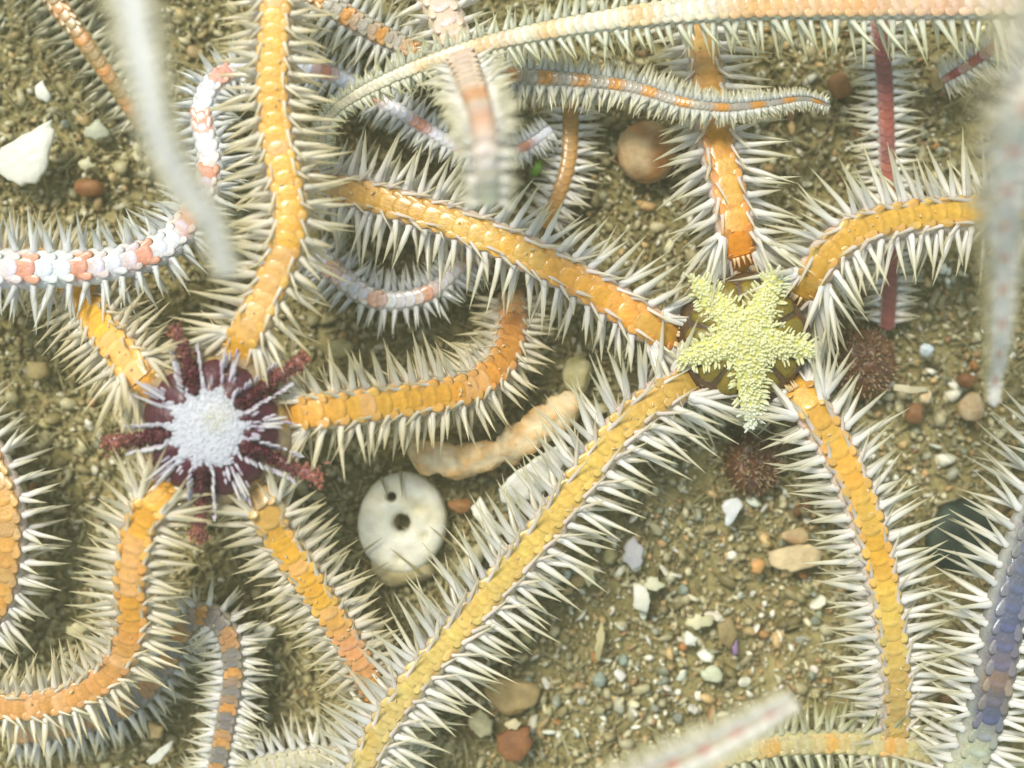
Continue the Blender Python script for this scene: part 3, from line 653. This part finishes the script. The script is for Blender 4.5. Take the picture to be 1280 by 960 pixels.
def right_disc():
    r = random.Random(71); root = right_star
    R = .77; h = .34; ctr = P(925, 425, 1.15) - root.location; ctr.z = .5
    def colf(q, a): return jit(mixc(lin((96, 84, 30)), lin((84, 56, 34)), q), r, .25)
    ds = dome(R, h, colf, rf=lambda a: 1 + .04 * math.cos(5 * a), bump=.02).build("disc", M_DISC, root); ds.location = ctr
    tips = [(858, 345), (966, 335), (1012, 436), (932, 527), (840, 447)]
    rays = [(math.atan2(420 - ty, tx - 925), math.hypot(tx - 925, ty - 420) / 100 * .93) for tx, ty in tips]
    zf = lambda x, y: h * max(0, 1 - min(1, (math.hypot(x, y) / R)) ** 2) ** .5
    ang = sorted(a for a, _ in rays)
    for i in range(5):
        a = ang[i]; b = ang[(i + 1) % 5] + (2 * math.pi if i == 4 else 0)
        for s in (0, 1):
            m0 = a + (b - a) * (.18 if s == 0 else .54); m1 = a + (b - a) * (.46 if s == 0 else .82)
            pts = []
            for q in range(5): an = m0 + (m1 - m0) * q / 4; rr = .63 + .05 * math.sin(math.pi * q / 4); pts.append((rr * math.cos(an), rr * math.sin(an)))
            for q in range(3): an = m1 + (m0 - m1) * q / 2; pts.append((.25 * math.cos(an), .25 * math.sin(an)))
            slab(pts, zf, .05, lin((126, 108, 18)), r).build("radial_shield", M_DISC, ds)
    # raised five-rayed star
    def cover(x, y):
        best = 0
        for a, ln in rays:
            u = x * math.cos(a) + y * math.sin(a); v = -x * math.sin(a) + y * math.cos(a)
            if u < -.1 or u > ln: continue
            hw = .15 * (1 - max(0, u) / ln) + .085
            if u > ln - .12: hw *= max(0, (ln - u) / .12) ** .5
            if abs(v) < hw: best = max(best, math.sqrt(1 - (v / hw) ** 2) * (.6 + .4 * (1 - u / ln)))
        q = math.hypot(x, y)
        if q < .27: best = max(best, math.sqrt(1 - (q / .27) ** 2 * .5) * .95)
        return best
    zs = lambda x, y: max(zf(x, y), .22) + .1 * cover(x, y)
    N = 110; mb = MB(); idx = {}; vs = []; fs = []; cs = []
    for j in range(N):
        for i in range(N):
            x = -1.1 + 2.2 * i / (N - 1); y = -1.1 + 2.2 * j / (N - 1)
            if cover(x, y) > .02: idx[i, j] = len(vs); vs.append((x, y, zs(x, y) + .01)); cs.append(jit(lin((236, 232, 140)), r, .1))
    for (i, j) in list(idx):
        if (i + 1, j) in idx and (i, j + 1) in idx and (i + 1, j + 1) in idx: fs.append((idx[i, j], idx[i + 1, j], idx[i + 1, j + 1], idx[i, j + 1]))
    mb.add(vs, fs, cs); mb.build("star_ridge", M_GRAN, ds)
    g = MB(); n = 0; c0 = lin((240, 238, 170)); c1 = lin((251, 250, 204)); cw = lin((238, 240, 222))
    while n < 1500:
        x, y = r.uniform(-1.1, 1.1), r.uniform(-1.1, 1.1); cv = cover(x, y)
        if cv <= .04: continue
        n += 1; q = math.hypot(x, y)
        e = .03; gx = cover(x + e, y) - cover(x - e, y); gy = cover(x, y + e) - cover(x, y - e)
        D = Vector((-gx * 2.2 + x * .5 + r.uniform(-.14, .14), -gy * 2.2 + y * .5 + r.uniform(-.14, .14), 1.9 if cv > .45 else .7))
        wtip = sm(.55, .95, q) * (1 if x > .3 or y < -.5 else .25); a_ = mixc(c0, cw, wtip); b_ = mixc(c1, cw, wtip)
        ln = r.uniform(.045, .07) if cv > .45 else r.uniform(.07, .13)
        cone(g, Vector((x, y, zs(x, y) - .01)), D, ln, r.uniform(.018, .028) * (1 if cv > .45 else .8), tuple(v * .9 for v in a_), b_)
    tag(g.build("papilla_coat", M_GRAN, ds), kind="stuff")
right_disc()

# ------------------------------------------------------------------ other things on the seabed
def polyshell(pts_px, z, th, col, name, label, cat, seed, cup=.06, tilt=(0, 0), mat=None, group=None, streak=None):
    """irregular plate with thickness, rounded edge and a cupped face; outline given around its middle"""
    r = random.Random(seed); c = (sum(p[0] for p in pts_px) / len(pts_px), sum(p[1] for p in pts_px) / len(pts_px))
    z += .2; ctr = P(c[0], c[1], z); k = (H - z) / H / 100
    base = [((p[0] - c[0]) * k, -(p[1] - c[1]) * k) for p in pts_px]
    n = len(base); out = []
    for i in range(n):
        a, b = base[i], base[(i + 1) % n]
        for q in range(4):
            t = q / 4; x = a[0] + (b[0] - a[0]) * t; y = a[1] + (b[1] - a[1]) * t
            nz = .05 * noise.noise(Vector((x * 11, y * 11, seed))) * (1 if q else .4); m = math.hypot(x, y) or 1
            out.append((x * (1 + nz / m), y * (1 + nz / m)))
    for _ in range(0): out = [((out[i - 1][0] + 2 * out[i][0] + out[(i + 1) % len(out)][0]) / 4, (out[i - 1][1] + 2 * out[i][1] + out[(i + 1) % len(out)][1]) / 4) for i in range(len(out))]
    R = max(math.hypot(*p) for p in out); m = len(out); vs = []; cs = []
    lv = [(.9, -th / 2), (1, -th * .2), (1, th * .2), (.93, th / 2), (.7, th / 2), (.4, th / 2)]
    for kq, dz in lv:
        for x, y in out:
            X, Y = x * kq, y * kq; qq = math.hypot(X, Y) / R
            zz = dz + cup * (1 - qq * qq) + .012 * noise.noise(Vector((X * 9, Y * 9, seed))) + X * tilt[0] + Y * tilt[1]
            cc = jit(col, r, .05)
            if streak and noise.noise(Vector((X * 6, Y * 6, seed + 5))) > .15: cc = mixc(cc, streak, .5)
            vs.append((X, Y, zz)); cs.append(cc)
    vs += [(0, 0, th / 2 + cup), (0, 0, -th / 2 + cup)]; cs += [col, col]
    fs = [(l * m + i, l * m + (i + 1) % m, (l + 1) * m + (i + 1) % m, (l + 1) * m + i) for l in range(len(lv) - 1) for i in range(m)]
    fs += [((len(lv) - 1) * m + i, (len(lv) - 1) * m + (i + 1) % m, len(lv) * m) for i in range(m)] + [((i + 1) % m, i, len(lv) * m + 1) for i in range(m)]
    # outline listed clockwise in the picture turns the faces over
    ar = sum(out[i][0] * out[(i + 1) % m][1] - out[(i + 1) % m][0] * out[i][1] for i in range(m))
    if ar < 0: fs = [tuple(reversed(f)) for f in fs]
    mb = MB(); mb.add(vs, fs, cs); o = mb.build(name, mat or M_SHELL); o.location = ctr
    return tag(o, label, cat, group)

WH = lin((234, 232, 214)); 
polyshell([(-8, 196), (20, 178), (66, 150), (70, 165), (64, 205), (52, 228), (30, 234), (8, 222), (-12, 214)], .42, .07, WH, "shell_fragment", "large white fan-shaped shell fragment at the left edge", "shell", 101, .1, (.05, 0))
polyshell([(46, 108), (54, 100), (64, 118), (62, 128), (50, 126)], .4, .05, WH, "shell_fragment", "small white pointed chip just above the large white shell fragment", "shell", 102)
polyshell([(108, 160), (125, 150), (138, 168), (122, 178), (108, 172)], .22, .06, lin((186, 188, 160)), "shell_fragment", "grey-green shell piece right of the large white shell fragment", "shell", 103)
polyshell([(98, 206), (112, 196), (122, 208), (108, 216)], .22, .06, lin((206, 200, 160)), "shell_fragment", "cream chip above the brown pebble at upper left", "shell", 104)
polyshell([(622, 612), (640, 592), (668, 572), (700, 554), (716, 560), (700, 590), (672, 620), (640, 632), (626, 626)], .45, .1, lin((232, 232, 220)), "shell_fragment", "broad white shell plate under the long lower-left arm, below the orange coral piece", "shell", 105, .08, (-.1, .1))
polyshell([(588, 634), (600, 620), (618, 646), (628, 664), (616, 672), (600, 654)], .45, .06, WH, "shell_fragment", "narrow white shell sliver between the holed disc and the long arm", "shell", 106)
polyshell([(856, 772), (874, 766), (892, 770), (890, 780), (872, 786), (858, 781)], .32, .07, lin((222, 214, 170)), "shell_fragment", "oval cream shell chip lying in the coarse sand, lower right of centre", "shell", 107)
polyshell([(858, 788), (872, 795), (870, 808), (856, 806)], .3, .05, WH, "shell_fragment", "white angular chip just under the oval cream one", "shell", 108)
polyshell([(791, 728), (808, 730), (812, 750), (808, 766), (790, 756)], .32, .12, lin((236, 232, 210)), "shell_fragment", "chalk-white lump in the sand right of the long arm", "shell", 109, .08)
polyshell([(806, 722), (822, 720), (832, 732), (820, 738), (804, 734)], .3, .08, lin((214, 210, 176)), "shell_fragment", "cream chip touching the top of the chalk-white lump", "shell", 110)
polyshell([(778, 684), (792, 670), (804, 684), (802, 706), (792, 712), (780, 702)], .32, .06, lin((206, 202, 200)), "shell_fragment", "pale lilac shell scale in the sand under the brown bristly ball", "shell", 111)
polyshell([(904, 626), (922, 622), (928, 632), (916, 650), (908, 656), (903, 640)], .34, .07, lin((228, 230, 226)), "shell_fragment", "blue-white chip directly below the lower brown bristly ball", "shell", 112)
polyshell([(960, 690), (985, 682), (1010, 680), (1028, 690), (1026, 706), (1000, 712), (975, 712), (962, 706)], .28, .1, lin((212, 190, 146)), "stone", "flat peach-cream stone left of the lower right arm", "stone", 113, .05, mat=M_STONE)
polyshell([(938, 702), (948, 696), (956, 706), (950, 718), (938, 714)], .3, .08, lin((206, 156, 96)), "stone", "small orange-tan stone beside the flat peach-cream stone", "stone", 114, .06, mat=M_STONE)
polyshell([(622, 918), (640, 905), (664, 908), (666, 930), (655, 948), (632, 950), (620, 938)], .26, .16, lin((142, 94, 56)), "stone", "rust-brown angular stone near the bottom edge", "stone", 115, .08, mat=M_STONE)
polyshell([(586, 895), (600, 886), (616, 900), (614, 918), (600, 922), (588, 910)], .22, .1, lin((206, 196, 150)), "stone", "cream stone touching the left of the rust-brown stone", "stone", 116, .06, mat=M_STONE)
polyshell([(630, 906), (640, 898), (652, 902), (648, 912), (634, 912)], .38, .05, lin((220, 206, 160)), "shell_fragment", "little cream chip on top of the rust-brown stone", "shell", 117)
polyshell([(318, 786), (332, 778), (346, 784), (338, 800), (324, 812), (318, 800)], .3, .07, WH, "shell_fragment", "white crumpled shell chip between the two lower arms of the left star", "shell", 118)
polyshell([(184, 950), (200, 934), (216, 926), (214, 936), (198, 952), (188, 956)], .3, .05, WH, "shell_fragment", "white splinter at the bottom left", "shell", 119)
polyshell([(186, 902), (204, 906), (206, 918), (190, 922)], .25, .08, lin((206, 176, 120)), "stone", "tan stone above the white splinter at bottom left", "stone", 120, mat=M_STONE)
polyshell([(34, 452), (60, 452), (64, 468), (50, 476), (34, 472)], .22, .1, lin((164, 146, 96)), "stone", "squarish tan stone under the banded white arm at the left", "stone", 121, mat=M_STONE)
polyshell([(896, 780), (912, 770), (922, 790), (912, 812), (898, 800)], .25, .07, lin((150, 132, 88)), "stone", "brown-grey flat stone right of the oval cream chip", "stone", 122, mat=M_STONE)
polyshell([(914, 806), (921, 798), (922, 816), (916, 820)], .3, .04, lin((150, 120, 160)), "shell_fragment", "tiny violet shell splinter at lower right", "shell", 123)
polyshell([(874, 838), (892, 830), (904, 842), (900, 852), (880, 850)], .26, .06, lin((210, 212, 178)), "shell_fragment", "pale greenish shell chip below the brown-grey flat stone", "shell", 124)
polyshell([(722, 706), (742, 712), (744, 730), (736, 734)], .32, .04, lin((226, 216, 170)), "shell_fragment", "thin curved yellowish shell edge poking out beside the long arm", "shell", 125)
polyshell([(1118, 480), (1160, 484), (1162, 490), (1128, 492), (1116, 488)], .3, .05, lin((206, 196, 160)), "shell_fragment", "pale twig-like splinter right of the upper brown ball", "shell", 126)
polyshell([(84, 782), (100, 776), (112, 786), (102, 796), (86, 792)], .28, .06, lin((206, 196, 150)), "shell_fragment", "cream chip inside the curve of the lower left arm", "shell", 127)
polyshell([(744, 792), (752, 776), (756, 790), (750, 824), (744, 822)], .3, .04, lin((190, 178, 130)), "shell_fragment", "bent narrow tan splinter in the coarse sand", "shell", 128)

def blob(px, py, z, rx, ry, rz, col, col2, name, label, cat, seed, mat=M_STONE, rough=.12, rot=0, sub=3, group=None):
    bm = bmesh.new(); bmesh.ops.create_icosphere(bm, subdivisions=sub, radius=1)
    q_ = random.Random(seed); cuts = [(Vector((q_.gauss(0, 1), q_.gauss(0, 1), q_.gauss(0, .7))).normalized(), q_.uniform(.66, .86)) for _ in range(9)] if rough > .05 else []
    mb = MB(); vs = []; cs = []; ca, sa = math.cos(rot), math.sin(rot)
    for v in bm.verts:
        n_ = noise.fractal(v.co * 1.3 + Vector((seed, 0, 0)), 1, 2, 3); p = v.co * (1 + rough * n_)
        for nn, dd in cuts:
            e = p.dot(nn) - dd
            if e > 0: p = p - nn * e * .85
        x, y = p.x * rx / 100, p.y * ry / 100
        vs.append((x * ca - y * sa, x * sa + y * ca, p.z * rz / 100)); cs.append(mixc(col, col2, max(0, min(1, .5 + n_))))
    fs = [tuple(v.index for v in f.verts) for f in bm.faces]; bm.free()
    mb.add(vs, fs, cs); o = mb.build(name, mat); o.location = P(px, py, z + .2); return tag(o, label, cat, group)
blob(808, 190, .35, 36, 38, 26, lin((176, 122, 70)), lin((196, 172, 130)), "snail_shell", "round tan-brown shell half hidden behind the upper arm's left spines", "shell", 201, rough=.04)
blob(112, 234, .2, 20, 13, 12, lin((140, 92, 56)), lin((150, 108, 66)), "pebble", "brown pebble above the banded white arm at upper left", "pebble", 202)
blob(1157, 495, .25, 9, 10, 8, lin((236, 228, 206)), lin((226, 190, 130)), "pebble", "round cream pebble right of the upper brown bristly ball", "pebble", 203)
blob(1158, 437 - 0, .25, 9, 9, 8, lin((190, 204, 206)), lin((214, 220, 220)), "pebble", "round bluish-white pebble above the cream one at the right", "pebble", 204)
blob(1215, 508, .2, 19, 19, 14, lin((184, 150, 100)), lin((206, 186, 150)), "pebble", "round tan pebble left of the hanging arm tip", "pebble", 205)
blob(1143, 517, .18, 14, 13, 10, lin((134, 96, 62)), lin((150, 108, 70)), "pebble", "reddish-brown pebble below the round cream pebble", "pebble", 206)
blob(1208, 475, .18, 14, 9, 9, lin((138, 96, 58)), lin((150, 104, 66)), "pebble", "reddish-brown pebble above the round tan pebble", "pebble", 207)
blob(424, 436, .3, 16, 13, 11, lin((196, 186, 130)), lin((206, 196, 150)), "pebble", "smooth cream pebble between the two upper arms of the left star", "pebble", 208)
blob(722, 470, .3, 20, 24, 14, lin((176, 166, 110)), lin((206, 196, 150)), "pebble", "pale olive pebble above the right end of the orange coral piece", "pebble", 209)
blob(655, 456, .3, 22, 14, 12, lin((170, 160, 106)), lin((196, 186, 140)), "pebble", "olive-cream pebble under the left star's right arm tip", "pebble", 210)
blob(1050, 108, .2, 16, 16, 10, lin((150, 108, 66)), lin((160, 120, 76)), "pebble", "brown pebble left of the dark red arm", "pebble", 211)
blob(1170, 100, .3, 10, 16, 9, lin((206, 186, 140)), lin((190, 160, 110)), "pebble", "cream upright pebble right of the dark red arm", "pebble", 212)
blob(575, 632, .22, 16, 10, 9, lin((160, 112, 66)), lin((176, 130, 80)), "pebble", "orange-brown pebble between the holed disc and the coral piece", "pebble", 213)
blob(995, 660 + 10, .2, 22, 12, 9, lin((196, 176, 130)), lin((186, 150, 110)), "pebble", "pinkish tan pebble above the flat peach-cream stone", "pebble", 214)
blob(508, 706, .2, 40, 30, 14, lin((176, 162, 116)), lin((196, 182, 140)), "stone", "pale flat stone half buried below the holed disc", "stone", 215, rough=.2)
blob(640, 870, .18, 34, 26, 12, lin((176, 150, 96)), lin((186, 160, 110)), "stone", "tan stone under the spine tips left of the coarse sand", "stone", 216, rough=.2)
blob(1195, 672, .12, 50, 46, 20, lin((34, 46, 42)), lin((58, 70, 56)), "stone", "dark blue-green stone between the two lower right arms", "stone", 217, rough=.25)
blob(590, 700, .3, 26, 12, 10, lin((206, 196, 160)), lin((190, 180, 140)), "pebble", "elongated cream pebble right of the holed disc", "pebble", 218, rot=.9, rough=.25)

# green scrap
polyshell([(664, 212), (670, 196), (678, 202), (674, 218), (668, 222)], .5, .03, lin((110, 150, 40)), "seaweed_scrap", "tiny bright green seaweed scrap below the upper spotted arm tip", "seaweed", 130, mat=M_SHELL)

def coral():
    mb = MB(); pts = [(512, 562, .6), (540, 572, .68), (580, 576, .7), (625, 564, .7), (668, 540, .7), (700, 515, .68), (724, 494, .6)]
    p = Path(pts); K = 20; n = 60; vs = []; cs = []; r = random.Random(3)
    for j in range(n):
        t = j / (n - 1); c, T, Sd, N = p.at(t * p.L); w = .20 * (math.sin(math.pi * min(1, t * 1.5 + .18)) ** .3 if t < .5 else 1) * (1 - .3 * sm(.85, 1, t))
        if t < .06: w *= .4 + 10 * t
        if t > .96: w *= .3 + (1 - t) * 17
        for i in range(K):
            a = 2 * math.pi * i / K; q = Vector((t * 7, math.cos(a) * 1.2, math.sin(a) * 1.2)); nn = noise.fractal(q * 1.5, 1, 2, 5)
            ww = max(.02, w * (1 + .34 * nn + .08 * noise.noise(q * 6))); vs.append(c + Sd * math.cos(a) * ww + N * math.sin(a) * ww * .8)
            cs.append(mixc(lin((240, 222, 182)), lin((234, 186, 118)), max(0, min(1, .45 + .9 * nn))))
    fs = [(j * K + i, (j + 1) * K + i, (j + 1) * K + (i + 1) % K, j * K + (i + 1) % K) for j in range(n - 1) for i in range(K)]
    fs += [tuple(range(K)), tuple((n - 1) * K + i for i in reversed(range(K)))]
    fs = [tuple(f) for f in fs]
    org = P(600, 560, .3); mb.add([v - org for v in vs], fs, cs); o = mb.build("coral_fragment", M_STONE); o.location = org
    tag(o, "cream-orange knobbly coral fragment curving below the left star's right arm", "coral")
coral()

def holed_disc():
    mb = MB(); r = random.Random(5); na, nr = 120, 34; z0 = .42
    rx, ry = .545, .62; hx, hy = -.005, .0; hr = .10; rot = math.radians(-8)
    sx, sy = -.165, .30; srr = .058
    vs = []; cs = []
    cream = lin((244, 242, 222)); warm = lin((218, 204, 150)); dirt = lin((92, 90, 50))
    for j in range(nr + 6):
        for i in range(na):
            a = 2 * math.pi * i / na; ca, sa = math.cos(a), math.sin(a)
            wob = 1 + .025 * noise.noise(Vector((ca * 1.5, sa * 1.5, 3))) + .012 * noise.noise(Vector((ca * 5, sa * 5, 1)))
            ox, oy = rx * ca * wob, ry * sa * wob; hw = hr * (1 + .12 * noise.noise(Vector((ca * 2, sa * 2, 8)))) ; ix, iy = hx + hw * ca, hy + hw * sa
            if j < nr:
                t = j / (nr - 1); t2 = t; x = ix + (ox - ix) * t2; y = iy + (oy - iy) * t2
                z = .17 * (1 - (2 * t - 1) ** 4) ** .5 if 0 < t < 1 else 0
                z += .02 * fbm(x, y, 3, 2)
            else:
                q = (j - nr + 1) / 6; z = -.16 * math.sin(q * math.pi / 2); x = ox * (1 - .0 * q) if q < 1 else ix; y = oy if q < 1 else iy
                if q < 1: k2 = 1 - .06 * q; x *= k2; y *= k2
            d2 = math.hypot(x - sx, y - sy); c = mixc(cream, warm, max(0, fbm(x, y, 2.2, 7)) * .9)
            if j < nr:
                z -= .22 * (1 - sm(srr * .55, srr * 1.25, d2)); c = mixc(c, dirt, 1 - sm(srr * .6, srr * 1.15, d2))
                for gx, gy, gr in ((.02, -.42, .06), (.16, .22, .08), (.3, -.1, .05)):
                    dd = math.hypot(x - gx, y - gy); z -= .03 * math.exp(-(dd / gr) ** 2); c = mixc(c, warm, .5 * math.exp(-(dd / gr) ** 2))
            X = x * math.cos(rot) - y * math.sin(rot); Y = x * math.sin(rot) + y * math.cos(rot)
            vs.append((X, Y, z)); cs.append(jit(c, r, .015))
    m = nr + 6
    fs = [(j * na + i, (j + 1) * na + i, (j + 1) * na + (i + 1) % na, j * na + (i + 1) % na) for j in range(m - 1) for i in range(na)]
    fs += [((m - 1) * na + i, i, (i + 1) % na, (m - 1) * na + (i + 1) % na) for i in range(na)]
    mb.add(vs, fs, cs); o = mb.build("button_disc", M_SHELL); o.location = P(503, 653, z0)
    tag(o, "smooth cream button-like disc with two holes, below the left star's right arm", "shell disc")
holed_disc()

def bristly(px, py, z, rx, ry, seed, label):
    r = random.Random(seed); root = empty("sea_squirt", P(px, py, 0)); tag(root, label, "sea squirt")
    body = dome(1, .6, lambda q, a: jit(lin((100, 66, 38)), r, .5), nr=14, na=40, rf=lambda a: 1 + .07 * noise.noise(Vector((math.cos(a) * 2, math.sin(a) * 2, seed))), bump=.12, seed=seed).build("body", M_DISC, root)
    body.scale = (rx / 100, ry / 100, .6); body.location = (0, 0, z)
    g = MB()
    for i in range(260):
        a = r.uniform(0, 2 * math.pi); q = math.sqrt(r.random()); x, y = q * math.cos(a), q * math.sin(a); zz = .6 * math.sqrt(max(0, 1 - q * q))
        D = Vector((x + r.uniform(-.3, .3), y + r.uniform(-.3, .3), zz + .35)); c = mixc(lin((140, 96, 62)), lin((220, 202, 166)), r.random())
        cone(g, Vector((x * rx / 100, y * ry / 100, z + zz * .6)), D, r.uniform(.03, .09), r.uniform(.009, .016), mixc(c, lin((100, 60, 36)), .5), c, 4)
    tag(g.build("bristle_coat", M_GRAN, root), kind="stuff")
bristly(1068, 456, .35, 40, 44, 81, "reddish-brown bristly ball tucked right of the yellow star disc")
bristly(934, 576, .35, 36, 38, 82, "reddish-brown bristly ball directly below the yellow star disc")

# loose pebbles and chips one can still pick out of the sand
KINDS = [("pebble", lin((176, 128, 76)), "small amber pebble lying loose in the coarse sand", "amber pebbles in the sand", 14),
         ("pebble", lin((138, 98, 66)), "small red-brown pebble lying loose in the coarse sand", "red-brown pebbles in the sand", 8),
         ("pebble", lin((186, 172, 126)), "small tan pebble lying loose in the coarse sand", "tan pebbles in the sand", 30),
         ("pebble", lin((150, 158, 138)), "small grey-green pebble lying loose in the coarse sand", "grey-green pebbles in the sand", 30),
         ("shell_chip", lin((230, 228, 208)), "small white angular shell chip lying in the coarse sand", "white shell chips in the sand", 90)]
protos = {}
for k in range(6):
    bm = bmesh.new(); bmesh.ops.create_icosphere(bm, subdivisions=2, radius=1)
    q = random.Random(k); vs = []
    cuts = [(Vector((q.gauss(0, 1), q.gauss(0, 1), q.gauss(0, 1))).normalized(), q.uniform(.55, .8)) for _ in range(7 if k % 2 else 4)]
    for v in bm.verts:
        p = v.co.copy()
        for nn, dd in cuts:
            e = p.dot(nn) - dd
            if e > 0: p -= nn * e
        vs.append(tuple(p))
    fs = [tuple(v.index for v in f.verts) for f in bm.faces]; bm.free()
    mb = MB(); mb.add(vs, fs, [(1, 1, 1)] * len(vs)); protos[k] = mb.mesh("pebble", M_STONE, smooth=False)
MARKS = [(120, 60, "by the dim brown arm at top left"), (40, 190, "beside the large white shell fragment"), (110, 234, "around the brown pebble at upper left"), (50, 460, "near the squarish tan stone"), (60, 600, "above the ochre arm at the left edge"),
         (332, 798, "near the white crumpled shell chip"), (195, 930, "near the white splinter at bottom left"), (290, 850, "beside the grey banded arm loop"), (420, 900, "above the pale arm at the bottom"), (640, 920, "near the rust-brown stone"),
         (640, 780, "under the long arm's spine tips"), (800, 745, "around the chalk-white lump"), (870, 785, "around the oval cream shell chip"), (790, 690, "near the pale lilac shell scale"), (915, 640, "near the blue-white chip"), (995, 695, "near the flat peach-cream stone"),
         (750, 850, "between the rust-brown stone and the oval chip"), (880, 900, "above the blurred pink-spotted tip"), (1000, 830, "left of the lower right arm's end"), (1060, 110, "left of the dark red arm"), (1170, 120, "right of the dark red arm"), (1000, 200, "between the upper yellow arm and the dark red one"),
         (1157, 495, "near the round cream pebble"), (1215, 508, "near the round tan pebble"), (1180, 600, "above the dark blue-green stone"), (1190, 410, "under the right-hand yellow arm")]
rp = random.Random(99)
for nm, c, lb, gp, n in KINDS:
    for i in range(n):
        if rp.random() < .7: px, py = rp.uniform(590, 1080), rp.uniform(610, 920)
        else: px, py = rp.choice([(rp.uniform(0, 230), rp.uniform(20, 260)), (rp.uniform(960, 1230), rp.uniform(60, 240)), (rp.uniform(1120, 1250), rp.uniform(380, 620)), (rp.uniform(0, 140), rp.uniform(430, 620)), (rp.uniform(120, 480), rp.uniform(780, 950))])
        s = rp.uniform(.045, .10); x, y = P(px, py, 0)[:2]
        o = bpy.data.objects.new(nm, protos[rp.randrange(6)]); COL.objects.link(o)
        o.location = (x, y, gz(x, y) + s * .5 + .03); o.rotation_euler = [rp.uniform(0, 6.28) for _ in range(3)]
        f = .35 if nm == "shell_chip" else .8
        o.scale = (s * rp.uniform(.9, 1.5), s * rp.uniform(.7, 1), s * f); o.color = (*jit(c, rp, .15), 1)
        px_, py_ = px, py
        best = min(MARKS, key=lambda m: math.hypot(m[0] - px_, m[1] - py_))
        sz = "larger " if s > .088 else ("tiny " if s < .068 else "small ")
        lb2 = sz + lb.split(" ", 1)[1].split(" lying")[0] + " in the sand " + best[2]
        tag(o, lb2, "shell chip" if nm == "shell_chip" else "pebble", gp)

# thin olive threads growing out of the silt
fz = MB(); rf_ = random.Random(17)
for i in range(5200):
    px, py = rf_.uniform(-60, 1340), rf_.uniform(-60, 1020)
    if 600 < px < 1060 and 640 < py < 900 and rf_.random() < .85: continue
    x, y = P(px, py, 0)[:2]; a = rf_.uniform(0, 6.28); e = rf_.uniform(.1, .9)
    X = Vector((math.cos(a) * math.cos(e), math.sin(a) * math.cos(e), math.sin(e))); Y = Vector((0, 0, 1)).cross(X).normalized(); Z = X.cross(Y)
    ln = rf_.uniform(.15, .5); rs = rf_.uniform(.1, .26); vs_, fs_, ts_ = SP_LOW[i % 2]; c = mixc(lin((170, 158, 108)), lin((206, 198, 150)), rf_.random()); b0 = Vector((x, y, gz(x, y) - .02))
    fz.add([b0 + X * (v[0] * ln) + Y * (v[1] * rs) + Z * (v[2] * rs + .3 * v[0] ** 2 * ln * .5) for v in vs_], fs_, spine_cols(ts_, c, c, .85, .5))
for tx, ty, ang_, ln in ((476, 596, 290, .26), (500, 588, 276, .34), (438, 700, 35, .48), (528, 718, 140, .5), (576, 690, 140, .5), (452, 722, 30, .4)):  # added loose threads standing in for spine tips across the holed disc
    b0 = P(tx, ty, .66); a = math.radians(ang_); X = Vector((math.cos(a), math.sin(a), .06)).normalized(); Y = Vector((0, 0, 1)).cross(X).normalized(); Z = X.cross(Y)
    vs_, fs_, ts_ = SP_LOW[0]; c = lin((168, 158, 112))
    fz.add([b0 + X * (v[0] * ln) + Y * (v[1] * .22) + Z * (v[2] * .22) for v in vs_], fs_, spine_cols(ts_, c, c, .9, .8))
tag(fz.build("algal_fuzz_and_stand_in_spine_tips", M_SPINE), "pale olive threads growing out of the silt between the arms, and stand-in spine tips over the holed disc", "algae", kind="stuff")

# ------------------------------------------------------------------ murky water between the lens and the seabed
mb = MB(); X0, Y0, Z0, Z1 = 70, 70, -1.6, H + .5
mb.add([(sx * X0, sy * Y0, z) for z in (Z0, Z1) for sx, sy in ((-1, -1), (1, -1), (1, 1), (-1, 1))],
       [(3, 2, 1, 0), (4, 5, 6, 7), (0, 1, 5, 4), (1, 2, 6, 5), (2, 3, 7, 6), (3, 0, 4, 7)], [(1, 1, 1)] * 8)
hm = bpy.data.materials.new("haze"); hm.use_nodes = True; t = hm.node_tree; t.nodes.clear()
ho = t.nodes.new("ShaderNodeOutputMaterial"); pv = t.nodes.new("ShaderNodeVolumePrincipled")
pv.inputs["Color"].default_value = (.93, .9, .62, 1); pv.inputs["Density"].default_value = .0045
t.links.new(pv.outputs[0], ho.inputs["Volume"])
tag(mb.build("haze", hm, smooth=False), kind="stuff")
